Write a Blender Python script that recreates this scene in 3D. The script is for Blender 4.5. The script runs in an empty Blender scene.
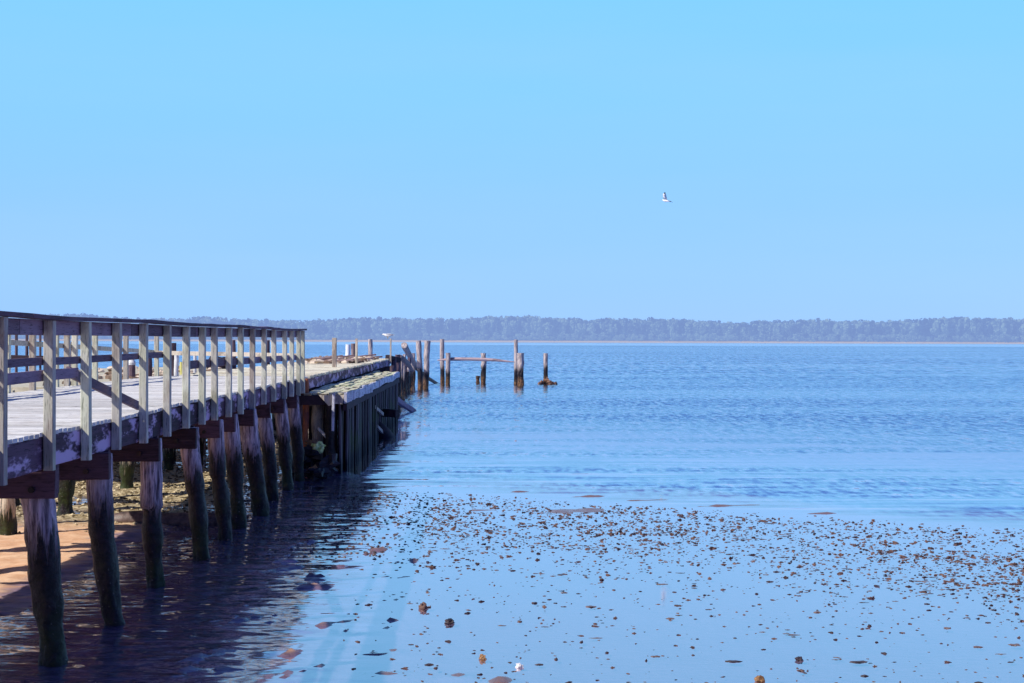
import bpy, math, random
import numpy as np
from mathutils import Vector, Matrix, noise as mn
random.seed(7); np.random.seed(7)
D = bpy.data; SC = bpy.context.scene; COL = SC.collection
R = math.radians
F = 1422.0                       # focal length in picture widths (50 mm lens)
CAMH = 3.0                       # camera above the water

# ------------------------------------------------------------------ tagging
def tag(o, label=None, cat=None, group=None, kind=None):
    if label: o['label'] = label
    if cat: o['category'] = cat
    if group: o['group'] = group
    if kind: o['kind'] = kind
    return o
def empty(name, loc, label, cat, group=None):
    o = D.objects.new(name, None); COL.objects.link(o); o.location = loc
    o.empty_display_size = .3
    return tag(o, label, cat, group)
def nz(x, y=0., z=0.): return mn.noise(Vector((x, y, z)))

# ------------------------------------------------------------------ mesh builder
class MB:
    def __init__(s): s.v = []; s.f = []; s.r = []
    def ring_loft(s, rings, rnd=None, cap=True):
        rnd = random.random() if rnd is None else rnd
        b = len(s.v); n = len(rings[0])
        for r in rings: s.v += [tuple(p) for p in r]
        for i in range(len(rings) - 1):
            for j in range(n):
                k = (j + 1) % n
                s.f.append((b + i*n + j, b + i*n + k, b + (i+1)*n + k, b + (i+1)*n + j)); s.r.append(rnd)
        if cap:
            s.f.append(tuple(b + j for j in reversed(range(n)))); s.r.append(rnd)
            s.f.append(tuple(b + (len(rings)-1)*n + j for j in range(n))); s.r.append(rnd)
    def beam(s, p0, p1, w, h, seg=1, warp=0., ch=.006, up=(0, 0, 1), rnd=None, taper=1., rag=0.):
        """timber from p0 to p1, width w (sideways) and height h (along up), chamfered and slightly warped"""
        p0, p1 = Vector(p0), Vector(p1); d = (p1 - p0).normalized(); up = Vector(up)
        if abs(d.dot(up)) > .95: up = Vector((0, 1, 0))
        sd = d.cross(up).normalized(); u = sd.cross(d).normalized()
        c = min(ch, w*.3, h*.3); q = random.random() * 50
        prof = [(-w/2+c, -h/2), (w/2-c, -h/2), (w/2, -h/2+c), (w/2, h/2-c), (w/2-c, h/2), (-w/2+c, h/2), (-w/2, h/2-c), (-w/2, -h/2+c)]
        L = (p1 - p0).length; rings = []
        for i in range(seg + 1):
            t = i/seg; k = 1 + (taper-1)*t
            c0 = p0 + (p1-p0)*t
            if warp: c0 = c0 + sd*nz(t*L*.6, q)*warp + u*nz(t*L*.6, q+9)*warp
            rg = []
            for m, (a, b) in enumerate(prof):
                j = rag * nz(t*L*5, q + m*3.1) if rag else 0
                e = d * (rag*2*nz(q+m*7, t*9)) if rag and i in (0, seg) else Vector((0, 0, 0))
                rg.append(c0 + sd*(a*k + j*(1 if a > 0 else -1)) + u*(b*k + j*(1 if b > 0 else -1)) + e)
            rings.append(rg)
        # orientation so that normals face outwards
        s.ring_loft(rings, rnd)
    def tube(s, pts, rads, n=16, rough=0., rnd=None, freq=3., flat_top=True):
        q = random.random()*100; rings = []
        P = [Vector(p) for p in pts]
        for i, p in enumerate(P):
            d = (P[min(i+1, len(P)-1)] - P[max(i-1, 0)]).normalized()
            a = Vector((1, 0, 0)) if abs(d.x) < .9 else Vector((0, 1, 0))
            u = (a - d*a.dot(d)).normalized(); w = d.cross(u)
            rg = []
            for j in range(n):
                t = 2*math.pi*j/n
                ro = rough[i] if isinstance(rough, list) else rough
                rr = rads[i]*(1 + ro*(nz(math.cos(t)*1.3+q, math.sin(t)*1.3, p.z*freq) + .5*nz(math.cos(t)*4+q, math.sin(t)*4, p.z*freq*3)))
                rg.append(p + u*math.cos(t)*rr + w*math.sin(t)*rr)
            rings.append(rg)
        s.ring_loft(rings, rnd)
    def blob(s, c, size, n=7, m=5, rough=.3, rnd=None):
        q = random.random()*100; rings = []; c = Vector(c)
        for i in range(m):
            ph = math.pi*(i+.35)/(m-.3)
            rg = []
            for j in range(n):
                t = 2*math.pi*j/n
                d = Vector((math.sin(ph)*math.cos(t), math.sin(ph)*math.sin(t), -math.cos(ph)))
                k = 1 + rough*2*nz(d.x*1.7+q, d.y*1.7, d.z*1.7)
                rg.append(c + Vector((d.x*size[0]*k, d.y*size[1]*k, d.z*size[2]*k)))
            rings.append(rg)
        s.ring_loft(rings, rnd)
    def mesh(s, name, mat, smooth=False):
        me = D.meshes.new(name); me.from_pydata(s.v, [], s.f)
        a = me.attributes.new('rnd', 'FLOAT', 'FACE'); a.data.foreach_set('value', s.r)
        if smooth: me.shade_smooth()
        me.materials.append(mat); me.validate(); me.update(); return me
    def build(s, name, mat, parent=None, smooth=False, label=None):
        o = D.objects.new(name, s.mesh(name, mat, smooth)); COL.objects.link(o)
        if parent:
            o.parent = parent
            w = world_loc(parent)
            o.location = -w if w.length else (0, 0, 0)
        if label: o['label'] = label
        return o
def world_loc(o):
    v = Vector(o.location)
    while o.parent: o = o.parent; v = v + Vector(o.location)
    return v

# ------------------------------------------------------------------ materials
class NT:
    def __init__(s, name):
        s.m = D.materials.new(name); s.m.use_nodes = True; s.t = s.m.node_tree; s.t.nodes.clear()
        s.out = s.n('ShaderNodeOutputMaterial')
    def n(s, ty, **k):
        nd = s.t.nodes.new(ty)
        for a, b in k.items(): setattr(nd, a, b)
        return nd
    def l(s, a, b): s.t.links.new(a, b)
    def val(s, sock, v):
        if hasattr(v, 'is_output') or isinstance(v, bpy.types.NodeSocket): s.l(v, sock)
        else: sock.default_value = v
    def math(s, op, a, b=0., clamp=False):
        m = s.n('ShaderNodeMath', operation=op, use_clamp=clamp); s.val(m.inputs[0], a); s.val(m.inputs[1], b); return m.outputs[0]
    def mix(s, f, a, b, bt='MIX'):
        m = s.n('ShaderNodeMix', data_type='RGBA', blend_type=bt); s.val(m.inputs[0], f)
        s.val(m.inputs[6], a if not isinstance(a, tuple) else (*a, 1)); s.val(m.inputs[7], b if not isinstance(b, tuple) else (*b, 1)); return m.outputs[2]
    def ramp(s, f, stops, interp='LINEAR'):
        r = s.n('ShaderNodeValToRGB'); s.l(f, r.inputs[0]); e = r.color_ramp; e.interpolation = interp
        while len(e.elements) < len(stops): e.elements.new(.5)
        for i, (p, c) in enumerate(stops):
            e.elements[i].position = p; e.elements[i].color = (*c, 1) if isinstance(c, tuple) else (c, c, c, 1)
        return r.outputs[0]
    def smooth(s, v, a, b, c=0., d=1.):
        m = s.n('ShaderNodeMapRange', interpolation_type='SMOOTHSTEP'); s.l(v, m.inputs[0])
        for i, x in enumerate((a, b, c, d)): m.inputs[i+1].default_value = x
        return m.outputs[0]
    def pos(s, scale=(1, 1, 1), off=None):
        g = s.n('ShaderNodeNewGeometry'); mp = s.n('ShaderNodeMapping'); s.l(g.outputs['Position'], mp.inputs[0]); mp.inputs['Scale'].default_value = scale
        if off is not None: s.l(off, mp.inputs['Location'])
        return mp.outputs[0]
    def noise(s, vec, scale=1., det=4., rough=.6, dist=0.):
        n = s.n('ShaderNodeTexNoise'); s.l(vec, n.inputs['Vector'])
        n.inputs['Scale'].default_value = scale; n.inputs['Detail'].default_value = det; n.inputs['Roughness'].default_value = rough; n.inputs['Distortion'].default_value = dist
        return n.outputs['Fac']
    def rnd(s):
        a = s.n('ShaderNodeAttribute', attribute_name='rnd'); return a.outputs['Fac']
    def bsdf(s, col, rough=.8, spec=.3, bump=None, bstr=.3, bdist=.01, coat=0.):
        b = s.n('ShaderNodeBsdfPrincipled'); s.val(b.inputs['Base Color'], col if not isinstance(col, tuple) else (*col, 1))
        s.val(b.inputs['Roughness'], rough); b.inputs['Specular IOR Level'].default_value = spec
        b.inputs['Coat Weight'].default_value = coat
        if bump is not None:
            bp = s.n('ShaderNodeBump'); s.l(bump, bp.inputs['Height']); bp.inputs['Strength'].default_value = bstr; bp.inputs['Distance'].default_value = bdist
            s.l(bp.outputs[0], b.inputs['Normal'])
        s.l(b.outputs[0], s.out.inputs[0]); return b
    def sep(s, what='Position'):
        g = s.n('ShaderNodeNewGeometry'); x = s.n('ShaderNodeSeparateXYZ'); s.l(g.outputs[what], x.inputs[0]); return x.outputs

def wood(name, axis, dark, light, green=0., stain=(.06, .03, .05), stain_amt=.5, grain=1., spec=.3):
    """weathered timber: grain stretched along axis, each board its own tone, stains and algae"""
    k = NT(name); sc = {'x': (1.2, 22, 22), 'y': (22, 1.2, 22), 'z': (22, 22, 1.2)}[axis]
    off = k.n('ShaderNodeCombineXYZ'); r = k.rnd(); k.l(k.math('MULTIPLY', r, 37.), off.inputs[0]); k.l(k.math('MULTIPLY', r, 71.), off.inputs[2])
    p = k.pos(sc, off.outputs[0])
    g = k.noise(p, 1.6*grain, 5, .65, .6)
    g2 = k.noise(p, 5*grain, 3, .7)
    big = k.noise(k.pos({'x': (.4, 1.3, 1.3), 'y': (1.3, .4, 1.3), 'z': (1.3, 1.3, .5)}[axis], off.outputs[0]), 3.2, 4, .65)
    base = k.mix(k.math('ADD', k.math('MULTIPLY', g, .9), k.math('MULTIPLY', k.math('SUBTRACT', r, .5), .75), True), dark, light)
    crack = k.smooth(g2, .36, .44, .35, 1.)
    base = k.mix(1., base, k.ramp(crack, [(0, 0.), (1, 1.)]), 'MULTIPLY')
    base = k.mix(k.math('MULTIPLY', k.smooth(big, .50, .60), stain_amt), base, stain)
    if green:
        gn = k.smooth(k.math('ADD', k.noise(k.pos(), 1.3, 3, .6), k.math('MULTIPLY', r, .25)), .55, .75)
        base = k.mix(k.math('MULTIPLY', gn, green), base, (.33, .42, .16))
    k.bsdf(base, .78, spec, k.math('ADD', g, k.math('MULTIPLY', g2, .6)), .55, .006)
    return k.m
M = {}
M['post'] = wood('post_wood', 'z', (.40, .36, .31), (.88, .88, .74), .25, stain=(.22, .13, .11), stain_amt=.35)
M['rail'] = wood('rail_wood', 'y', (.13, .09, .125), (.37, .27, .36), 0, stain_amt=.3)
M['cap'] = wood('handrail_wood', 'y', (.08, .045, .07), (.21, .13, .20), 0, stain=(.03, .02, .02), stain_amt=.5)
M['deck'] = wood('deck_wood', 'x', (.50, .49, .47), (.88, .87, .84), .0, stain=(.40, .36, .33), stain_amt=.5)
M['far_deck'] = wood('old_deck_wood', 'x', (.56, .51, .38), (.95, .90, .72), .05, stain=(.20, .12, .10), stain_amt=.35)
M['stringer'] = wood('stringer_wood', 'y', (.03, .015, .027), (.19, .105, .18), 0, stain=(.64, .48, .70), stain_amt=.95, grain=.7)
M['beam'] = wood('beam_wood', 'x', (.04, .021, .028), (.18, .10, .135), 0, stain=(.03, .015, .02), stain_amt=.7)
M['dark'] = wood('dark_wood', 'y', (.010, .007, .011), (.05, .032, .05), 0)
M['drift_y'] = wood('driftwood', 'z', (.18, .12, .11), (.55, .44, .42), 0)
M['drift_x'] = wood('drift_beam', 'x', (.22, .13, .13), (.60, .46, .46), 0)
M['ledge'] = wood('ledge_wood', 'y', (.58, .54, .36), (.95, .91, .68), .4, stain=(.16, .12, .10), stain_amt=.75)
M['fascia'] = wood('fascia_wood', 'y', (.50, .50, .60), (.92, .92, .98), 0, stain=(.10, .08, .12), stain_amt=.45, grain=.6)
M['rust'] = wood('rust_wood', 'z', (.30, .08, .04), (.62, .26, .12), 0)
M['pale'] = wood('pale_wood', 'z', (.48, .40, .32), (.82, .72, .60), .08)

def pile_mat(name, top_d, top_l, line=1.10, green=.7, wide=.09, orange=0.):
    k = NT(name); r = k.rnd()
    oi = k.n('ShaderNodeObjectInfo'); off = k.n('ShaderNodeCombineXYZ'); k.l(k.math('MULTIPLY', oi.outputs['Random'], 40.), off.inputs[0])
    p = k.pos((16, 16, 1.1), off.outputs[0]); g = k.noise(p, 1.3, 5, .65, .4); g2 = k.noise(p, 3.5, 3, .7)
    z = k.sep()[2]
    top = k.mix(k.smooth(g, .32, .66), top_d, top_l)
    top = k.mix(1., top, k.ramp(k.smooth(g2, .34, .44, .4, 1.), [(0, 0.), (1, 1.)]), 'MULTIPLY')
    zz = k.math('ADD', z, k.math('MULTIPLY', k.math('SUBTRACT', g, .5), -1.5))
    zz = k.math('ADD', zz, k.math('MULTIPLY', k.math('SUBTRACT', oi.outputs['Random'], .5), .4))
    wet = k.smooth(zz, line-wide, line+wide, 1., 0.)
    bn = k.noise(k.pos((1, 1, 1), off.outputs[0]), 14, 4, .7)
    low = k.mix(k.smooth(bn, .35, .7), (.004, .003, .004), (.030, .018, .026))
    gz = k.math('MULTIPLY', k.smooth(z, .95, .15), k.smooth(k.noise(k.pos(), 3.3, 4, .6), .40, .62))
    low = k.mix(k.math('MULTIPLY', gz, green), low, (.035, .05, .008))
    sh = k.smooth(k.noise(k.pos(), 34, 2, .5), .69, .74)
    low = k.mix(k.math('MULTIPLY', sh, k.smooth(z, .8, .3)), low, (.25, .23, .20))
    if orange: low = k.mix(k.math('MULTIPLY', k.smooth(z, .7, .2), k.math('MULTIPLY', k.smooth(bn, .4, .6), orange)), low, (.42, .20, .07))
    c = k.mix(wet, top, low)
    ro = k.math('SUBTRACT', .85, k.math('MULTIPLY', wet, .35))
    hb = k.math('ADD', k.math('MULTIPLY', g, 1.), k.math('MULTIPLY', k.math('MULTIPLY', bn, wet), 3.))
    k.bsdf(c, ro, .35, hb, .8, .012); return k.m
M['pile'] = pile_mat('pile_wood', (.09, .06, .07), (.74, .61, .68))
M['pile_sun_toned'] = pile_mat('pile_wood_sun_toned', (.45, .36, .25), (.80, .72, .58), .55, .9)  # lighter copy of the pile wood, sunlight put into its colour
M['pile_far'] = pile_mat('pile_wood_far', (.19, .15, .145), (.66, .57, .54), 1.05, .3, .12, .6)
M['pile_dark'] = pile_mat('pile_wood_dark', (.05, .035, .05), (.18, .12, .15), 1.3, .4)

def sheet_mat():
    k = NT('sheet_timber'); p = k.pos((14, 14, .8)); g = k.noise(p, 1., 5, .65, .3)
    z = k.sep()[2]; r = k.rnd()
    c = k.mix(k.smooth(k.math('ADD', g, k.math('MULTIPLY', k.math('SUBTRACT', r, .5), .35)), .35, .72), (.008, .006, .010), (.12, .095, .12))
    gr = k.math('MULTIPLY', k.smooth(k.noise(k.pos((1, .5, 1)), 1.1, 4, .6), .48, .62), k.smooth(z, 1.25, .5))
    c = k.mix(k.math('MULTIPLY', gr, .75), c, (.035, .065, .012))
    c = k.mix(k.smooth(z, .45, .1), c, (.012, .009, .014))
    k.bsdf(c, .7, .3, g, .6, .02); return k.m
M['sheet'] = sheet_mat()

def simple(name, c1, c2, scale=8., rough=.8, spec=.3, bs=.4, bd=.01, lo=.35, hi=.65, use_rnd=.4):
    k = NT(name); n = k.noise(k.pos(), scale, 5, .65)
    f = k.math('ADD', n, k.math('MULTIPLY', k.math('SUBTRACT', k.rnd(), .5), use_rnd))
    k.bsdf(k.mix(k.smooth(f, lo, hi), c1, c2), rough, spec, n, bs, bd); return k.m
M['shell'] = simple('oyster_shell', (.030, .015, .018), (.15, .085, .065), 30, .6, .4, use_rnd=.9)
M['shell_tan'] = simple('tan_shell', (.20, .10, .04), (.60, .36, .16), 30, .6)
M['shell_white'] = simple('white_shell', (.55, .52, .50), (.85, .84, .82), 30, .5)
M['heap'] = simple('heap_shell', (.05, .025, .02), (.26, .13, .07), 30, .6, .4, use_rnd=.9)
M['rubble'] = simple('shell_rubble', (.10, .065, .03), (.66, .55, .35), 25, .7, .3, use_rnd=1.3, lo=.25, hi=.85)
M['rock'] = simple('dark_rock', (.008, .006, .008), (.04, .028, .034), 7, .55, .5, .7, .03)
M['green_rock'] = simple('algae_rock', (.45, .55, .12), (.85, .92, .45), 8, .7, .3, .7, .03)
M['brown_rubble'] = simple('broken_concrete', (.18, .12, .085), (.72, .60, .47), 2.2, .85, .2, .6, .03, use_rnd=1.2, lo=.2, hi=.85)
M['concrete'] = simple('concrete', (.50, .46, .34), (.82, .78, .62), 1.5, .85, .2, .4, .02)
M['white'] = simple('white_paint', (.70, .70, .70), (.86, .86, .85), 6, .5, .4, .1)
M['bolt'] = simple('rusty_iron', (.010, .006, .006), (.05, .022, .015), 40, .6, .5)
M['mudlump'] = simple('mud_lump', (.05, .035, .035), (.17, .115, .10), 9, .5, .5, .7, .02)
M['gull_white'] = simple('white_feathers', (.72, .72, .74), (.86, .86, .86), 10, .7, .2, .1)
M['gull_grey'] = simple('grey_feathers', (.30, .32, .36), (.42, .44, .48), 10, .7, .2, .1)
M['gull_black'] = simple('black_feathers', (.015, .015, .02), (.04, .04, .05), 10, .6, .2, .1)
M['beak'] = simple('yellow_beak', (.6, .35, .05), (.75, .5, .1), 10, .4, .3, .1)
M['yellow'] = simple('faded_yellow_paint', (.55, .50, .12), (.75, .70, .25), 9, .6, .3, .2)

# ------------------------------------------------------------------ setting : ground
def shore_y(x):           # where the flat ends and open water begins
    return 29.0 - .60*(x + 1.65) + .8*math.sin(x*.55) + .5*math.sin(x*1.3+1)
def sst(a, b, v):
    t = min(1, max(0, (v-a)/(b-a))); return t*t*(3-2*t)
# low bars of bare sand that break the film: (px, py, half-width px, half-height px, height)
BARS = [(590, 496.5, 34, .6, .02), (655, 500, 22, .5, .02), (735, 505.5, 40, .6, .02), (835, 513, 44, .7, .02), (940, 520.5, 40, .7, .02), (520, 492, 22, .5, .02), (575, 511, 34, 3.2, .028), (485, 510, 22, 1.2, .014), (503, 681, 15, 4, .024), (458, 675, 13, 3.2, .022)]
WB = []
for px, py, hw, hh, H in BARS:
    y = CAMH*F/(py-339.4); WB.append(((px-480)/F*y, y, hw/F*y, hh*y*y/(CAMH*F), H))
def ground_h(x, y):
    X = -x
    n1 = nz(x*.9, y*.45, 3.); n2 = nz(x*2.7, y*1.2, 8.); n3 = nz(x*8, y*5, 1.)
    sy = shore_y(x)
    h = -.034 + .010*n1 + .008*n2
    d = y - sy
    if d > 0: h -= min(3., .03*d + .004*d*d)
    # right hand flat: faint
    for bx, by, hw, hd, H in WB:
        if abs(x-bx) < hw*1.8 and abs(y-by) < hd*2.2:
            sl = (y-by) - .22*(x-bx)
            q = ((x-bx)/hw)**2 + (sl/hd)**2
            q *= 1+.9*nz(x*4, y*3, 11.)+.5*n3
            if q < 3.4: h += (H*1.3+.028)*math.exp(-q*.9)*(1+.5*n2) + .02*n3*math.exp(-q*.5)
    # ragged ridges of bare sand beside the pier
    pt = sst(-3.1, -2.3, x)*sst(-.35, -1.1, x)*sst(11.8, 13, y)*sst(24, 21, y)
    if pt > 0:
        yy = y - .45*x
        q = nz(x*1.7, yy*2.4, 21.) + .6*nz(x*4.6, yy*6.0, 22.) + .5*nz(x*12, yy*13, 23.)
        h += pt*max(0, q-.24)*.115
    # wet rippled mud beneath and beside the pier
    und = sst(1.2, 2.6, X) * sst(34, 29, y)
    yy = y - .45*x
    h += und*(.017 + .020*nz(x*1.9, yy*3.6, 5.) + .012*nz(x*5.5, yy*8, 6.) + .007*nz(x*14, y*12, 7.))
    # shell flat to the left of the pier, with puddles
    fl = sst(4.2, 5.4, X) * sst(21.5, 24, y)*sst(90, 50, y)
    h += fl*(.034 + .035*n1 + .03*n2 + .012*n3) + sst(2, 12, X)*sst(28, 34, y)*sst(60, 50, y)*.06
    if X > 4 and d > 0: h = max(h, h*(1-sst(4, 6, X)) + sst(4, 6, X)*(-.0 + .03*n1 + .03*n2 - max(0, y-52)*.02))
    # sand beach
    edge = 4.95 + .25*nz(y*.5, 2.) + max(0, (15.5-y))*.9
    b = sst(edge-.25, edge+.9, X) * sst(24.5, 21.5, y)
    h += b*(.075 + .02*n1 + .006*n3)
    # rise of the beach behind the camera
    h += sst(9, 0, y)*1.2 + sst(9, 20, X)*sst(40, 20, y)*1.2
    # mud mound at the end of the bulkhead
    q = ((X-3.55)/.8)**2 + ((y-32.6)/1.0)**2
    if q < 4: h += .25*math.exp(-q)
    return h
def grid(name, xs, ys, fn, mat, smooth=True):
    nx, ny = len(xs), len(ys); v = [(x, y, fn(x, y)) for y in ys for x in xs]
    f = [(j*nx+i, j*nx+i+1, (j+1)*nx+i+1, (j+1)*nx+i) for j in range(ny-1) for i in range(nx-1)]
    me = D.meshes.new(name); me.from_pydata(v, [], f)
    if smooth: me.shade_smooth()
    me.materials.append(mat); o = D.objects.new(name, me); COL.objects.link(o); return o

def ground_mat():
    k = NT('mud_and_sand'); s = k.sep(); x, y, z = s
    n = k.noise(k.pos(), 3.5, 6, .65); nf = k.noise(k.pos(), 40, 3, .7); nr = k.noise(k.pos((1, 3, 1)), 2.2, 4, .6)
    sand = k.mix(k.smooth(n, .35, .7), (.66, .37, .21), (.86, .58, .37))
    sand = k.mix(k.smooth(nf, .62, .72), sand, (.85, .72, .58))
    wet = k.mix(k.smooth(nr, .35, .65), (.075, .062, .14), (.21, .16, .29))
    film = (.52, .34, .52)
    shell = k.mix(k.smooth(k.noise(k.pos(), 9, 4, .7), .4, .62), (.20, .14, .06), (.62, .52, .33))
    dry = k.smooth(z, .012, .05)
    right = k.smooth(x, -3.0, -.9)
    c = k.mix(dry, wet, sand)
    flat = k.math('MULTIPLY', k.smooth(y, 21.5, 24.), k.smooth(x, -4.2, -5.2))
    c = k.mix(flat, c, k.mix(k.smooth(z, -.02, .02), (.15, .11, .09), shell))
    rc = k.mix(k.smooth(z, -.012, .004), film, (.20, .125, .11))
    c = k.mix(right, c, rc)
    deep = k.smooth(z, -.05, -.5)
    c = k.mix(deep, c, (.065, .205, .50))
    b = k.math('ADD', n, k.math('MULTIPLY', nf, .3))
    wz = k.math('MULTIPLY', k.smooth(x, -5.3, -4.9), k.smooth(z, .05, .02))
    b = k.math('ADD', b, k.math('MULTIPLY', k.math('MULTIPLY', wz, k.noise(k.pos((6, 14, 6)), 1., 4, .7)), 1.2))
    bs = k.bsdf(c, k.math('SUBTRACT', k.math('SUBTRACT', .85, k.math('MULTIPLY', k.smooth(z, .05, .0), .35)), k.math('MULTIPLY', wz, .28)), .35, b, .6, .03)
    k.val(bs.inputs['Specular IOR Level'], k.math('ADD', .35, k.math('MULTIPLY', wz, .5)))
    return k.m
def frange(a, b, s):
    r = []; v = a
    while v < b: r.append(v); v += s
    return r
ys = frange(-6, 11.5, .5) + frange(11.5, 35, .055) + frange(35, 60, .5) + frange(60, 140, 5) + [160, 220, 400, 900, 1495]
xs = [-900, -500, -250, -120, -60, -35, -25] + frange(-20, -9, .5) + frange(-9, 3, .07) + frange(3, 11, .16) + frange(11, 24, 1.2) + [30, 45, 80, 160, 320, 600, 900]
tag(grid('mudflat_ground', xs, ys, lambda x, y: ground_h(x, y) if y < 140 else -3., ground_mat()), kind='structure')

# ------------------------------------------------------------------ water
def water_mat():
    k = NT('water'); s = k.sep(); x, y, z = s
    # distance beyond the shoreline
    d = k.math('ADD', y, k.math('ADD', k.math('MULTIPLY', x, .60), -28.))
    off = k.smooth(d, 0, 26)                                    # open water
    cen = lambda v: k.math('SUBTRACT', v, .5)
    mul = lambda a, b: k.math('MULTIPLY', a, b)
    add = lambda a, b: k.math('ADD', a, b)
    band = k.noise(k.pos((.010, .07, 1)), 1., 3, .6)            # broad calm and ruffled streaks
    band2 = k.noise(k.pos((.035, .33, 1)), 1., 3, .6)
    far = k.smooth(d, 14, 34)
    bm = add(mul(k.smooth(band, .38, .60), .45), .55)
    mid = mul(k.smooth(d, -.5, 3), add(mul(k.smooth(band2, .44, .60), .42), .05))
    amp = k.math('MAXIMUM', mul(far, bm), mid)
    amp = mul(amp, k.math('SUBTRACT', 1., mul(mul(k.smooth(x, -1.2, -2.5), k.smooth(y, 56, 42)), .82)))
    wa = cen(k.noise(k.pos((7., 2.2, 1)), 1., 2, .55, .4))     # chop
    wb = cen(k.noise(k.pos((3.6, .75, 3)), 1., 2, .5, .3))      # longer waves, seen far out
    wc = cen(k.noise(k.pos((1.5, .24, 6)), 1., 2, .5, .3))
    wd = cen(k.noise(k.pos((5., 2.6, 9)), 1., 2, .5))
    fy = k.smooth(y, 60, 180)
    ch = add(mul(wa, k.smooth(y, 150, 60)), add(mul(wb, .9), mul(wc, mul(fy, 1.5))))
    ch = add(ch, mul(wd, k.smooth(y, 60, 30)))
    ws = cen(k.noise(k.pos((.28, 2.6, 15)), 1., 3, .6, .3))   # thin streaks where the water runs out over the flat
    stk = mul(k.smooth(d, -.8, 1.), k.smooth(d, 15, 5))
    wx_ = cen(k.noise(k.pos((1.1, .5, 12)), 1., 2, .5))
    g = k.n('ShaderNodeNewGeometry'); rot = k.n('ShaderNodeMapping'); k.l(g.outputs['Position'], rot.inputs[0])
    rot.inputs['Rotation'].default_value = (0, 0, R(-13)); rot.inputs['Scale'].default_value = (.8, 3.4, 1)
    rp = cen(k.noise(rot.outputs[0], 1., 3, .62, 1.1))
    rp2 = cen(k.noise(k.pos((4.5, 9., 2)), 1., 3, .6, .5))
    left = mul(k.smooth(x, -.6, -3.0), k.smooth(y, 33, 28))
    calm = cen(k.noise(k.pos((.9, 2.2, 4)), 1., 2, .5))
    ny = add(add(mul(add(mul(ch, .60), -.12), amp), mul(mul(k.math('SUBTRACT', ws, .07), stk), .40)), add(mul(add(mul(rp, 1.), mul(rp2, .6)), mul(left, .62)), mul(calm, .006)))
    nx = add(mul(wx_, mul(amp, .14)), add(mul(add(mul(rp2, .75), mul(rp, .6)), left), mul(calm, .004)))
    cb = k.n('ShaderNodeCombineXYZ'); k.l(nx, cb.inputs[0]); k.l(ny, cb.inputs[1]); cb.inputs[2].default_value = 1.
    bp = k.n('ShaderNodeVectorMath', operation='NORMALIZE'); k.l(cb.outputs[0], bp.inputs[0])
    gl = k.n('ShaderNodeBsdfGlossy'); gl.inputs['Color'].default_value = (1., .93, .97, 1)
    k.val(gl.inputs['Roughness'], k.math('ADD', .05, k.math('MULTIPLY', far, .06))); k.l(bp.outputs[0], gl.inputs['Normal'])
    tr = k.n('ShaderNodeBsdfTransparent'); tr.inputs['Color'].default_value = (.93, .96, .98, 1)
    dt = k.n('ShaderNodeVectorMath', operation='DOT_PRODUCT'); k.l(g.outputs['Incoming'], dt.inputs[0]); k.l(bp.outputs[0], dt.inputs[1])
    om = k.math('SUBTRACT', 1., k.math('ABSOLUTE', dt.outputs['Value']), True)
    fre = add(mul(k.math('POWER', om, 5.), .97), .02)
    f = k.math('ADD', fre, .02, True)
    cov = k.smooth(x, -4., -1.)
    f = k.math('ADD', f, k.math('MULTIPLY', k.math('MULTIPLY', cov, k.smooth(d, 20, 0)), .34), True)
    mx = k.n('ShaderNodeMixShader'); k.l(f, mx.inputs[0]); k.l(tr.outputs[0], mx.inputs[1]); k.l(gl.outputs[0], mx.inputs[2])
    k.l(mx.outputs[0], k.out.inputs[0]); return k.m
wx = [-1200, -300, -60, -20, 0, 20, 60, 300, 1200]; wy = [9., 20, 40, 80, 150, 300, 700, 1521]
tag(grid('water', wx, wy, lambda x, y: 0., water_mat(), False), kind='structure')

# ------------------------------------------------------------------ far shore
def far_mats():
    k = NT('foliage_haze_glow'); n = k.noise(k.pos((1, 1, 1)), .12, 4, .7); z = k.sep()[2]
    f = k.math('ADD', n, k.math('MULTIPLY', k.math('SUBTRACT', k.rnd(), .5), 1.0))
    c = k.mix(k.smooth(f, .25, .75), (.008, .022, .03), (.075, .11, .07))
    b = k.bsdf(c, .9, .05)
    em = k.n('ShaderNodeEmission'); em.inputs['Color'].default_value = (.22, .335, .66, 1); em.inputs['Strength'].default_value = .88  # blue emission stands in for distance haze on the trees
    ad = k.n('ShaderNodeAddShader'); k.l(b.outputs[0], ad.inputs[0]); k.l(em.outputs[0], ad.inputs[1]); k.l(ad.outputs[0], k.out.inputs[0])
    k2 = NT('sand_haze_glow'); n2 = k2.noise(k2.pos((.02, .3, 1)), 1., 3, .6)
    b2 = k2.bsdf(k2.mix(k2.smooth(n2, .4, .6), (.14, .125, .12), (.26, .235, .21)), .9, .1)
    em2 = k2.n('ShaderNodeEmission'); em2.inputs['Color'].default_value = (.42, .46, .66, 1); em2.inputs['Strength'].default_value = .62  # pale emission painted in as haze over the far beach
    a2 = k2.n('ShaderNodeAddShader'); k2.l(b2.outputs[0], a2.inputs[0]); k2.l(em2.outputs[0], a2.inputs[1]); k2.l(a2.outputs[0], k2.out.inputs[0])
    return k.m, k2.m
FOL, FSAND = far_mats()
YS = 1500.
def beach_h(x, y): return -.4 + (y-YS)*.020 + .25*nz(x*.01, y*.05)
tag(grid('far_shore', frange(-1500, 1500, 20), [YS-6, YS+15, YS+40, YS+75, YS+130, YS+200, YS+400], lambda x, y: beach_h(x, min(y, YS+130)), FSAND), kind='structure')
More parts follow.
